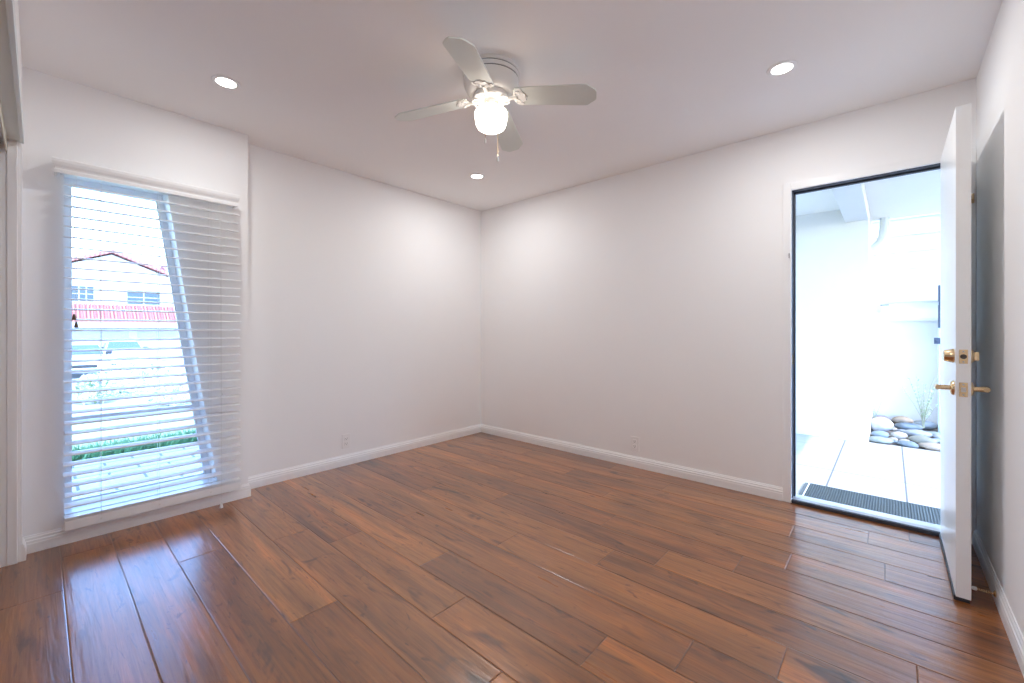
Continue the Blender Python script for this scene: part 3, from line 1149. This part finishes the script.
# ------------------------------------------------------------------ wall outlets
def outlet(loc, rz, lab):
    o_ = empty('wall_outlet', loc, rz)
    tag(o_, lab, 'outlet', 'duplex wall outlets')
    mb = MB()
    mb.box((-0.0365, 0.0, -0.0585), (0.0365, 0.0055, 0.0585), 0.003)
    mb.build('cover_plate', M['plastic'], o_)
    for dz in (-0.0205, 0.0205):
        mb = MB()
        mb.box((-0.0165, 0.005, dz - 0.0145), (0.0165, 0.0075, dz + 0.0145), 0.002)
        rc = mb.build('receptacle', M['plastic'], o_)
        mb = MB()
        mb.box((-0.0075, 0.0070, dz - 0.002), (-0.0055, 0.0078, dz + 0.008))
        mb.box((0.0055, 0.0070, dz - 0.002), (0.0075, 0.0078, dz + 0.007))
        mb.lathe([(0.0026, 0.0070), (0.0026, 0.0078), (0, 0.0078)], (0, 0, dz - 0.008), 12, 'Y')
        mb.build('slot', M['slot'], rc)
    mb = MB()
    mb.lathe([(0.003, 0.005), (0.0026, 0.0066), (0, 0.0068)], (0, 0, 0), 12, 'Y')
    mb.build('screw', M['plastic'], o_)
    return o_


outlet((XL, 1.706, 0.200), -PI / 2, 'white duplex outlet low on the long blank wall')
outlet((-1.565, YD, 0.190), PI, 'white duplex outlet low on the wall beside the doorway')

# ------------------------------------------------------------------ porch outside the door
PZ = -0.05
mb = MB()
mb.box((-3.5, YD + TW, PZ - 0.1), (4.0, 5.80, PZ))
mb.box((-3.5, 5.80, PZ - 0.1), (-0.17, 7.2, PZ))
tag(mb.build('porch_floor', M['porch_tiles']), 'pale tiled porch floor outside the door', 'floor', kind='structure')
mb = MB()
mb.box((-3.5, 5.735, PZ), (-0.17, 7.3, 2.42))
tag(mb.build('porch_wall', M['stucco']), 'white stucco wall across the porch', 'wall', kind='structure')
mb = MB()
mb.box((-0.36, YD + TW, 2.27), (-0.17, 5.735, 2.42), 0.004)
tag(mb.build('porch_beam', M['stucco']), 'white beam running out under the porch ceiling', 'beam', kind='structure')
mb = MB()
mb.box((-3.5, YD + TW, 2.42), (2.2, 6.62, 2.62))
tag(mb.build('porch_ceiling', M['porch_ceiling']), 'pale flat ceiling over the porch', 'ceiling', kind='structure')
# far garden wall with lap siding above a smooth base
mb = MB()
pts = [(7.12, PZ - 0.1), (7.12, 1.24), (7.09, 1.24), (7.09, 1.27)]
zc = 1.27
while zc < 3.1:
    pts += [(7.112, zc + 0.205), (7.092, zc + 0.205)]
    zc += 0.205
pts += [(7.25, zc), (7.25, PZ - 0.1)]
mb.prism(pts, 0, -0.9, 4.0)
tag(mb.build('garden_wall', M['siding']), 'white siding wall behind the bed of stones', 'wall', kind='structure')

# door mat
mat = empty('door_mat', (-0.12, 3.67, PZ))
tag(mat, 'dark grey-green ribbed doormat on the porch tiles', 'doormat')
mb = MB()
mb.box((-0.34, -0.225, 0.0), (0.37, 0.225, 0.016), 0.004)
mb.build('ribbed_pile', M['mat'], mat)
for xa in (-0.365, 0.372):
    mb = MB()
    mb.box((xa, -0.23, 0.0), (xa + 0.023, 0.23, 0.012), 0.003)
    mb.build('border', M['mat_edge'], mat)
mb = MB()
mb.box((-0.3405, -0.228, 0.012), (-0.333, 0.228, 0.0185), 0.002)
mb.build('edge_strip', M['trim'], mat)

# stone bed
mb = MB()
mb.prism([(5.80, -0.15), (5.80, -0.065), (6.2, -0.045), (7.12, -0.01), (7.12, -0.15)], 0, -0.17, 2.2)
tag(mb.build('planting_bed', M['soil']), 'dark soil under the river stones beside the porch', 'garden bed', kind='structure')


def soil_z(y):
    if y < 6.2:
        return -0.065 + (y - 5.8) / 0.4 * 0.02
    return -0.045 + (y - 6.2) / 0.92 * 0.035


srnd = random.Random(5)


def stone(x, y, r, flat, col, lab, group=None, z=None, sq=1.0):
    bm_ = bmesh.new()
    bmesh.ops.create_icosphere(bm_, subdivisions=3, radius=1.0)
    sx = r * srnd.uniform(0.95, 1.15)
    sy = r * srnd.uniform(0.68, 0.9) * sq
    sz = r * flat
    seed = Vector((srnd.uniform(0, 50), srnd.uniform(0, 50), srnd.uniform(0, 50)))
    rot = Matrix.Rotation(srnd.uniform(-0.6, 0.6), 3, 'Z')
    tl = Matrix.Rotation(srnd.uniform(-0.18, 0.18), 3, 'X')
    for v in bm_.verts:
        n_ = v.co.normalized()
        d_ = 1 + 0.16 * noise.noise(n_ * 1.1 + seed) + 0.05 * noise.noise(n_ * 2.6 + seed)
        v.co = rot @ (tl @ Vector((n_.x * sx * d_, n_.y * sy * d_, n_.z * sz * d_)))
    zmin = min(v.co.z for v in bm_.verts)
    me_ = bpy.data.meshes.new('river_stone')
    bm_.to_mesh(me_)
    bm_.free()
    for p in me_.polygons:
        p.use_smooth = True
    me_.materials.append(STONE[col])
    o_ = bpy.data.objects.new('river_stone', me_)
    COL.objects.link(o_)
    zz = soil_z(y) if z is None else z
    o_.location = (x, y, zz - zmin - 0.006)
    tag(o_, lab, 'stone', group or 'river stones beside the porch')
    return o_


named = [(-0.085, 6.82, 0.090, 0.66, 'pink', 'rounded pinkish brown stone at the back of the bed by the stucco wall'),
         (0.105, 6.97, 0.100, 0.50, 'tan', 'flat tan stone lying against the back siding wall'),
         (-0.085, 6.42, 0.105, 0.78, 'white', 'big round whitish stone beside the stucco wall corner'),
         (-0.085, 6.12, 0.080, 0.50, 'blue', 'smooth blue-grey stone in front of the big whitish stone'),
         (-0.080, 5.90, 0.110, 0.30, 'green', 'flat pale grey-green stone at the porch edge by the wall corner'),
         (0.155, 6.66, 0.120, 0.40, 'slate', 'dark slate stone in the middle of the bed'),
         (0.300, 6.84, 0.110, 0.45, 'grey', 'broad light grey stone at the foot of the shrub'),
         (0.215, 6.36, 0.115, 0.36, 'grey', 'wide mid-grey stone at the middle of the bed'),
         (0.065, 6.16, 0.070, 0.58, 'cream', 'cream stone with a rounded top in the middle of the bed'),
         (0.250, 6.12, 0.105, 0.34, 'olive', 'long flat olive-grey stone near the porch edge'),
         (0.315, 5.90, 0.105, 0.34, 'tan', 'sandy tan stone at the porch edge near the door leaf'),
         (0.130, 5.90, 0.085, 0.36, 'slate', 'small dark stone at the middle of the porch edge')]
placed = []
for x, y, r, fl, col, lab in named:
    stone(x, y, r, fl, col, lab)
    placed.append((x, y, r))
fill_lab = {'blue': 'small blue-grey filler stone among the larger river stones', 'grey': 'small grey filler stone among the larger river stones',
            'cream': 'small cream filler stone among the larger river stones', 'green': 'small green-grey filler stone among the larger river stones'}
tries = 0
while len(placed) < 110 and tries < 30000:
    tries += 1
    x, y = srnd.uniform(-0.10, 1.0), srnd.uniform(5.87, 7.03)
    r = srnd.uniform(0.038, 0.085) if tries < 4000 else srnd.uniform(0.022, 0.045)
    if x > 0.45:
        r = srnd.uniform(0.07, 0.10)
    if any((x - a) ** 2 + ((y - b_) * 1.15) ** 2 < (1.04 * (r + c_)) ** 2 for a, b_, c_ in placed):
        continue
    if 0.28 < x and 6.60 < y < 6.92:
        continue
    placed.append((x, y, r))
    col = srnd.choice(['blue', 'grey', 'cream', 'green'])
    stone(x, y, r, srnd.uniform(0.4, 0.6), col, fill_lab[col], 'small %s filler stones in the bed' % col)


# plants
def leaf_quad(bm_, c, d, up, ln, wd, mi=0):
    d = d.normalized()
    s = d.cross(up)
    if s.length < 1e-4:
        s = d.orthogonal()
    s.normalize()
    n_ = s.cross(d)
    p = [c, c + d * ln * 0.45 + s * wd * 0.5 + n_ * ln * 0.05, c + d * ln, c + d * ln * 0.45 - s * wd * 0.5 + n_ * ln * 0.05]
    vs = [bm_.verts.new(q) for q in p]
    f1 = bm_.faces.new((vs[0], vs[1], vs[2]))
    f2 = bm_.faces.new((vs[0], vs[2], vs[3]))
    f1.material_index = f2.material_index = mi


def wispy(name, loc, n_st, h, spread, lab, leafm, ll, lw, seed, per=16):
    r = random.Random(seed)
    root = empty(name, loc)
    tag(root, lab, 'plant')
    ms_, ml_ = MB(), MB()
    for k in range(n_st):
        a = r.uniform(0, 2 * PI)
        hh = h * r.uniform(0.55, 1.0)
        sp_ = spread * r.uniform(0.3, 1.0)
        path = []
        for q in range(6):
            t = q / 5
            path.append(Vector((math.cos(a) * sp_ * t ** 1.5, math.sin(a) * sp_ * t ** 1.5, hh * t)) + Vector((r.uniform(-1, 1), r.uniform(-1, 1), 0)) * 0.008)
        ms_.tube(path, 0.002, 5, radii=[0.0028 - 0.0018 * q / 5 for q in range(6)])
        for q in range(per):
            t = r.uniform(0.25, 1.0) * 5
            i0 = min(int(t), 4)
            p = path[i0].lerp(path[i0 + 1], t - i0)
            d_ = Vector((r.uniform(-1, 1), r.uniform(-1, 1), r.uniform(-0.1, 0.9)))
            leaf_quad(ml_.bm, p, d_, Vector((0, 0, 1)), ll * r.uniform(0.7, 1.2), lw)
    ms_.build('stem', M['stem'], root)
    ml_.build('foliage', leafm, root)
    return root


wispy('garden_shrub', (0.275, 6.62, 0.03), 16, 0.60, 0.22, 'wispy pale green shrub growing among the river stones', M['leaf_pale'], 0.035, 0.014, 3, 18)
wispy('garden_sprig', (-0.135, 6.70, 0.0), 5, 0.42, 0.09, 'thin sprig growing at the stucco wall corner', M['leaf'], 0.035, 0.012, 9, 7)

# downspout
dsp = empty('downspout', (-0.05, 6.5, 2.42))
tag(dsp, 'grey downspout elbow under the edge of the porch ceiling', 'downspout')
mb = MB()
path = [(0, 0, 0), (-0.005, 0, -0.14), (-0.012, 0, -0.20), (-0.030, 0, -0.262), (-0.060, 0, -0.305), (-0.095, 0, -0.330), (-0.122, 0, -0.342)]
mb.tube(path, 0.043, 18)
mb.build('pipe', M['pipe'], dsp, smooth=True)
for a, b_ in (((-0.006, 0, -0.145), (-0.009, 0, -0.175)), ((-0.098, 0, -0.331), (-0.120, 0, -0.341))):
    mb = MB()
    mb.tube([a, b_], 0.047, 18)
    mb.build('collar', M['pipe'], dsp, smooth=True)

# small box light on the siding
bl = empty('porch_light', (-0.055, 7.098, 1.40))
tag(bl, 'small square wall light on the siding above the stones', 'wall light')
mb = MB()
mb.box((-0.055, -0.014, -0.055), (0.055, 0.0, 0.055), 0.006)
mb.build('back_plate', M['siding'], bl)
mb = MB()
mb.box((-0.034, -0.070, -0.040), (0.034, -0.012, 0.036), 0.006)
mb.build('lamp_shade', M['pipe'], bl)
mb = MB()
mb.box((-0.040, -0.078, 0.034), (0.040, -0.008, 0.044), 0.003)
mb.build('cap', M['gate_dark'], bl)

# garden gate partly behind the door leaf
gt = empty('garden_gate', (0.40, 6.76, PZ))
tag(gt, 'blue-grey garden gate with dark ironwork seen past the door edge', 'gate')
mb = MB()
for k in range(6):
    mb.box((0.035 + k * 0.115, -0.018, 0.06), (0.145 + k * 0.115, 0.018, 1.62), 0.004)
mb.build('board_panel', M['gate'], gt)
mb = MB()
mb.box((0.0, -0.03, -0.06), (0.034, 0.03, 1.20), 0.003)
mb.build('post', M['gate'], gt)
mb = MB()
mb.box((0.0, -0.032, 1.20), (0.034, 0.032, 1.46), 0.003)
mb.box((0.004, -0.028, 1.46), (0.030, 0.028, 1.50), 0.003)
mb.box((0.0, -0.032, 1.50), (0.034, 0.032, 1.68), 0.003)
mb.build('post_bracket', M['gate_dark'], gt)
mb = MB()
mb.box((-0.035, -0.036, 1.02), (0.02, -0.026, 1.09), 0.003)
mb.lathe([(0.012, -0.036), (0.012, -0.05), (0, -0.052)], (-0.01, 0, 1.055), 16, 'Y')
mb.build('gate_latch', M['gate_dark'], gt)

# ------------------------------------------------------------------ outside the window
GZ = -0.10
SZ = -0.92
mb = MB()
mb.box((-5.62, -9, GZ - 0.1), (WX1 - 0.0, 12, GZ))
tag(mb.build('path', M['pavers']), 'grey brick walk under the window', 'path', kind='structure')
# lawn sloping to the street
mb = MB()
A = [(-5.62, GZ - 0.03), (-6.9, GZ - 0.02), (-9.5, -0.35), (-13.0, SZ + 0.05), (-13.0, SZ - 0.2), (-5.62, -0.5)]
mb.prism(A, 1, -9, 12)
tag(mb.build('lawn', M['lawn']), 'sunlit yellow-green lawn sloping to the street', 'lawn', kind='structure')
mb = MB()
mb.box((-70, -30, SZ - 0.2), (-13.0, 50, SZ))
tag(mb.build('street', M['street']), 'pale concrete street and driveways', 'road', kind='structure')
mb = MB()
mb.box((-13.25, -9, SZ), (-13.0, 12, SZ + 0.10), 0.03)
tag(mb.build('kerb', M['street']), 'pale kerb between lawn and street', 'kerb', kind='structure')
mb = MB()
mb.box((-70, -30, -1.6), (60, 60, SZ - 0.2))
tag(mb.build('ground', M['soil']), 'bare earth below the houses', 'ground', kind='structure')

# green border strip along the walk
r = random.Random(11)
mb = MB()
for k in range(9000):
    x = -5.66 - abs(r.gauss(0, 1)) * 0.22
    if x < -6.35:
        continue
    y = r.uniform(-1.2, 3.2)
    d_ = Vector((r.uniform(-0.6, 0.6), r.uniform(-0.6, 0.6), 1))
    leaf_quad(mb.bm, Vector((x, y, GZ - 0.03)), d_, Vector((0, 1, 0)), r.uniform(0.06, 0.15), 0.013)
tag(mb.build('border_grass', M['grass_dark']), 'dark green grass border between the walk and the lawn', 'grass', kind='stuff')


def bush(name, loc, rx, ry, rz, n, lab, flowers, seed, group=None):
    r = random.Random(seed)
    root = empty(name, loc)
    tag(root, lab, 'bush', group)
    ml_, mf_, ms_ = MB(), MB(), MB()
    for k in range(n):
        v = Vector((r.gauss(0, 1), r.gauss(0, 1), r.gauss(0, 1))).normalized() * r.uniform(0.7, 1.0)
        if v.z < -0.75:
            v.z = -v.z
        p = Vector((v.x * rx, v.y * ry, rz + v.z * rz))
        d_ = (v + Vector((r.uniform(-.8, .8), r.uniform(-.8, .8), r.uniform(-.4, .8)))).normalized()
        isf = r.random() < flowers
        leaf_quad((mf_ if isf else ml_).bm, p, d_, Vector((0, 0, 1)), r.uniform(0.07, 0.13), 0.06 if not isf else 0.09)
    for k in range(9):
        a = r.uniform(0, 2 * PI)
        ms_.tube([(0, 0, 0), (math.cos(a) * rx * 0.3, math.sin(a) * ry * 0.3, rz * 0.8), (math.cos(a) * rx * 0.7, math.sin(a) * ry * 0.7, rz * 1.5)], 0.012, 6)
    ms_.build('stem', M['stem'], root)
    ml_.build('foliage', M['leaf'], root)
    if flowers > 0:
        mf_.build('blossom', M['petal'], root)
    return root


bush('flowering_bush', (-17.6, 2.15, SZ), 0.6, 1.05, 0.52, 2600, 'wide white-flowering bush in front of the parked cars', 0.86, 1)
bush('flowering_bush', (-16.6, 1.05, SZ), 0.45, 0.42, 0.40, 1100, 'small green bush with few white flowers by the street', 0.62, 2)
bush('flowering_bush', (-14.6, 2.35, SZ), 0.45, 0.55, 0.36, 1200, 'low white-flowering bush nearest the kerb', 0.88, 3)


# parked cars, noses towards the window (+x)
def car(loc, paint, lab, roof=1.45, wid=1.78):
    root = empty('car', loc)
    tag(root, lab, 'car')
    hw = wid / 2
    # body: side outline in (x, z), nose at +x
    low = [(-2.1, 0.30), (-2.15, 0.62), (-2.05, 0.90), (-1.2, 0.96), (0.75, 0.95), (1.75, 0.82), (2.10, 0.66), (2.15, 0.34), (2.0, 0.24), (-1.95, 0.24)]
    mb = MB()
    vs = mb.prism(low, 1, -hw, hw)
    bmesh.ops.bevel(mb.bm, geom=[e_ for e_ in mb.bm.edges if abs(e_.verts[0].co.y) > hw - 0.01 and abs(e_.verts[1].co.y - e_.verts[0].co.y) < 0.01],
                    offset=0.07, segments=3, affect='EDGES')
    mb.build('body', paint, root, smooth=True)
    mb = MB()
    zr = roof
    b0 = [(-1.75, -hw * 0.92, 0.93), (0.72, -hw * 0.92, 0.93), (0.72, hw * 0.92, 0.93), (-1.75, hw * 0.92, 0.93)]
    t0 = [(-1.15, -hw * 0.72, zr), (-0.05, -hw * 0.72, zr), (-0.05, hw * 0.72, zr), (-1.15, hw * 0.72, zr)]
    vb = [mb.bm.verts.new(p) for p in b0]
    vt = [mb.bm.verts.new(p) for p in t0]
    mb.bm.faces.new(vt)
    mb.bm.faces.new(vb[::-1])
    for k in range(4):
        mb.bm.faces.new((vb[k], vb[(k + 1) % 4], vt[(k + 1) % 4], vt[k]))
    bmesh.ops.bevel(mb.bm, geom=mb.bm.edges[:], offset=0.05, segments=2, affect='EDGES')
    mb.build('cabin', paint, root, smooth=True)
    mb = MB()
    mb.quad((0.66, -hw * 0.84, 0.99), (0.66, hw * 0.84, 0.99), (0.055, hw * 0.68, zr - 0.07), (0.055, -hw * 0.68, zr - 0.07))
    for v in mb.bm.verts:
        v.co += Vector((0.045, 0, 0.035))
    r_ = bmesh.ops.extrude_face_region(mb.bm, geom=mb.bm.faces[:])
    for v in [g_ for g_ in r_['geom'] if isinstance(g_, bmesh.types.BMVert)]:
        v.co += Vector((-0.06, 0, -0.05))
    mb.build('windshield', M['car_glass'], root)
    for s in (-1, 1):
        mb = MB()
        mb.prism([(-1.42, 1.0), (0.42, 1.0), (-0.02, zr - 0.10), (-1.08, zr - 0.10)], 1, s * hw * 0.70, s * (hw * 0.90))
        for v in mb.bm.verts:
            if v.co.z > 1.1 and abs(v.co.y) > hw * 0.8:
                v.co.y = s * hw * 0.765
        mb.build('side_window', M['car_glass'], root)
        mb = MB()
        mb.box((0.45, s * hw * 0.95 - 0.02, 0.96), (0.58, s * hw * 0.95 + s * 0.18 + 0.02, 1.10), 0.03)
        mb.build('mirror', M['tyre'], root)
        mb = MB()
        mb.box((1.86, s * hw * 0.78 - 0.2, 0.60), (2.12, s * hw * 0.78 + 0.2, 0.74), 0.04)
        mb.build('headlight', M['headlamp'], root)
        for wx in (-1.35, 1.35):
            mb = MB()
            mb.lathe([(0.0, s * (hw - 0.2)), (0.32, s * (hw - 0.2)), (0.34, s * (hw - 0.16)), (0.34, s * (hw - 0.02)), (0.32, s * (hw + 0.01)), (0.20, s * (hw + 0.01)),
                      (0.18, s * (hw - 0.02)), (0, s * (hw - 0.02))], (wx, 0, 0.34), 28, 'Y')
            mb.build('wheel', M['tyre'], root, smooth=True)
    mb = MB()
    mb.box((2.08, -0.45, 0.46), (2.16, 0.45, 0.60), 0.02)
    mb.build('grille', M['tyre'], root)
    return root


car((-33.2, 3.25, SZ), M['car_white'], 'white car parked in front of the garage across the street')
car((-27.5, 1.22, SZ), M['car_silver'], 'silver-blue car parked closer beside the flowering bush', 1.42)

# house across the street
hs = empty('house', (-37, 3.1, SZ))
tag(hs, 'two-storey house with red tile roofs across the street', 'house')
HI = Matrix.Translation((37, -3.1, -SZ))


def hpart(mb, name, mat, parent=None, smooth=False):
    o_ = mb.build(name, mat, parent or hs, smooth=smooth)
    if parent is None:
        o_.matrix_parent_inverse = HI
    return o_


mb = MB()
mb.prism([(0.1, SZ), (6.1, SZ), (6.1, 4.72), (3.09, 5.98), (0.1, 4.72)], 0, -46, -37)
mb.box((-46, 6.1, SZ), (-38.2, 14, 4.6))
mb.box((-46, -8, SZ), (-38.2, 0.1, 4.6))
hpart(mb, 'wall', M['house_wall'])
mb = MB()
for (ya, za, yb, zb) in ((-0.35, 4.63, 3.09, 6.07), (6.55, 4.63, 3.09, 6.07)):
    vsA = [(-36.6, ya, za), (-36.6, yb, zb), (-46.2, yb, zb), (-46.2, ya, za)]
    lo_ = [mb.bm.verts.new(p) for p in vsA]
    hi_ = [mb.bm.verts.new((p[0], p[1], p[2] + 0.20)) for p in vsA]
    mb.bm.faces.new(lo_)
    mb.bm.faces.new(hi_[::-1])
    for k in range(4):
        mb.bm.faces.new((lo_[k], hi_[k], hi_[(k + 1) % 4], lo_[(k + 1) % 4]))
mb.prism([(-37.8, 4.55), (-37.8, 4.72), (-42, 6.2), (-46.3, 4.7), (-46.3, 4.55)], 1, 6.3, 14.3)
mb.prism([(-37.8, 4.55), (-37.8, 4.72), (-42, 6.2), (-46.3, 4.7), (-46.3, 4.55)], 1, -8.3, -0.2)
hpart(mb, 'roof', M['roof_tile'])
mb = MB()
mb.prism([(-35.9, 1.66), (-35.9, 1.78), (-37.0, 2.72), (-37.0, 1.66)], 1, -0.6, 9.0)
pr = hpart(mb, 'pent_roof', M['roof_tile'])
mb = MB()
for k in range(64):
    y = -0.55 + k * 0.15
    mb.tube([(-35.86, y, 1.80), (-36.99, y, 2.75)], 0.06, 8)
mb.build('barrel_tile', M['roof_tile'], pr, smooth=True)
mb = MB()
mb.box((-37.0, -0.6, 1.30), (-36.0, 9.0, 1.66), 0.02)
hpart(mb, 'fascia', M['house_wall'])
for (y0_, y1_) in ((0.2, 3.90), (4.34, 8.6)):
    mb = MB()
    mb.box((-37.02, y0_, SZ + 0.02), (-36.93, y1_, 1.30))
    for k in range(1, 4):
        z = SZ + k * 0.55
        mb.box((-36.94, y0_, z - 0.012), (-36.915, y1_, z + 0.012))
    hpart(mb, 'garage_door', M['garage'])
for (y0_, y1_, z0_, z1_, mv) in ((1.30, 2.27, 2.92, 3.85, 2), (3.82, 5.46, 2.86, 3.76, 1)):
    mb = MB()
    for a in ((y0_ - 0.07, y0_), (y1_, y1_ + 0.07)):
        mb.box((-37.0, a[0], z0_ - 0.07), (-36.94, a[1], z1_ + 0.07))
    mb.box((-37.0, y0_, z0_ - 0.07), (-36.94, y1_, z0_))
    mb.box((-37.0, y0_, z1_), (-36.94, y1_, z1_ + 0.07))
    for q in range(1, mv + 1):
        yy = y0_ + (y1_ - y0_) * q / (mv + 1)
        mb.box((-37.0, yy - 0.025, z0_), (-36.95, yy + 0.025, z1_))
    mb.box((-37.0, y0_, (z0_ + z1_) / 2 - 0.02), (-36.95, y1_, (z0_ + z1_) / 2 + 0.02))
    wf = hpart(mb, 'window', M['house_wall'])
    mb = MB()
    mb.box((-37.0, y0_, z0_), (-36.965, y1_, z1_))
    mb.build('pane', M['glass_far'], wf)
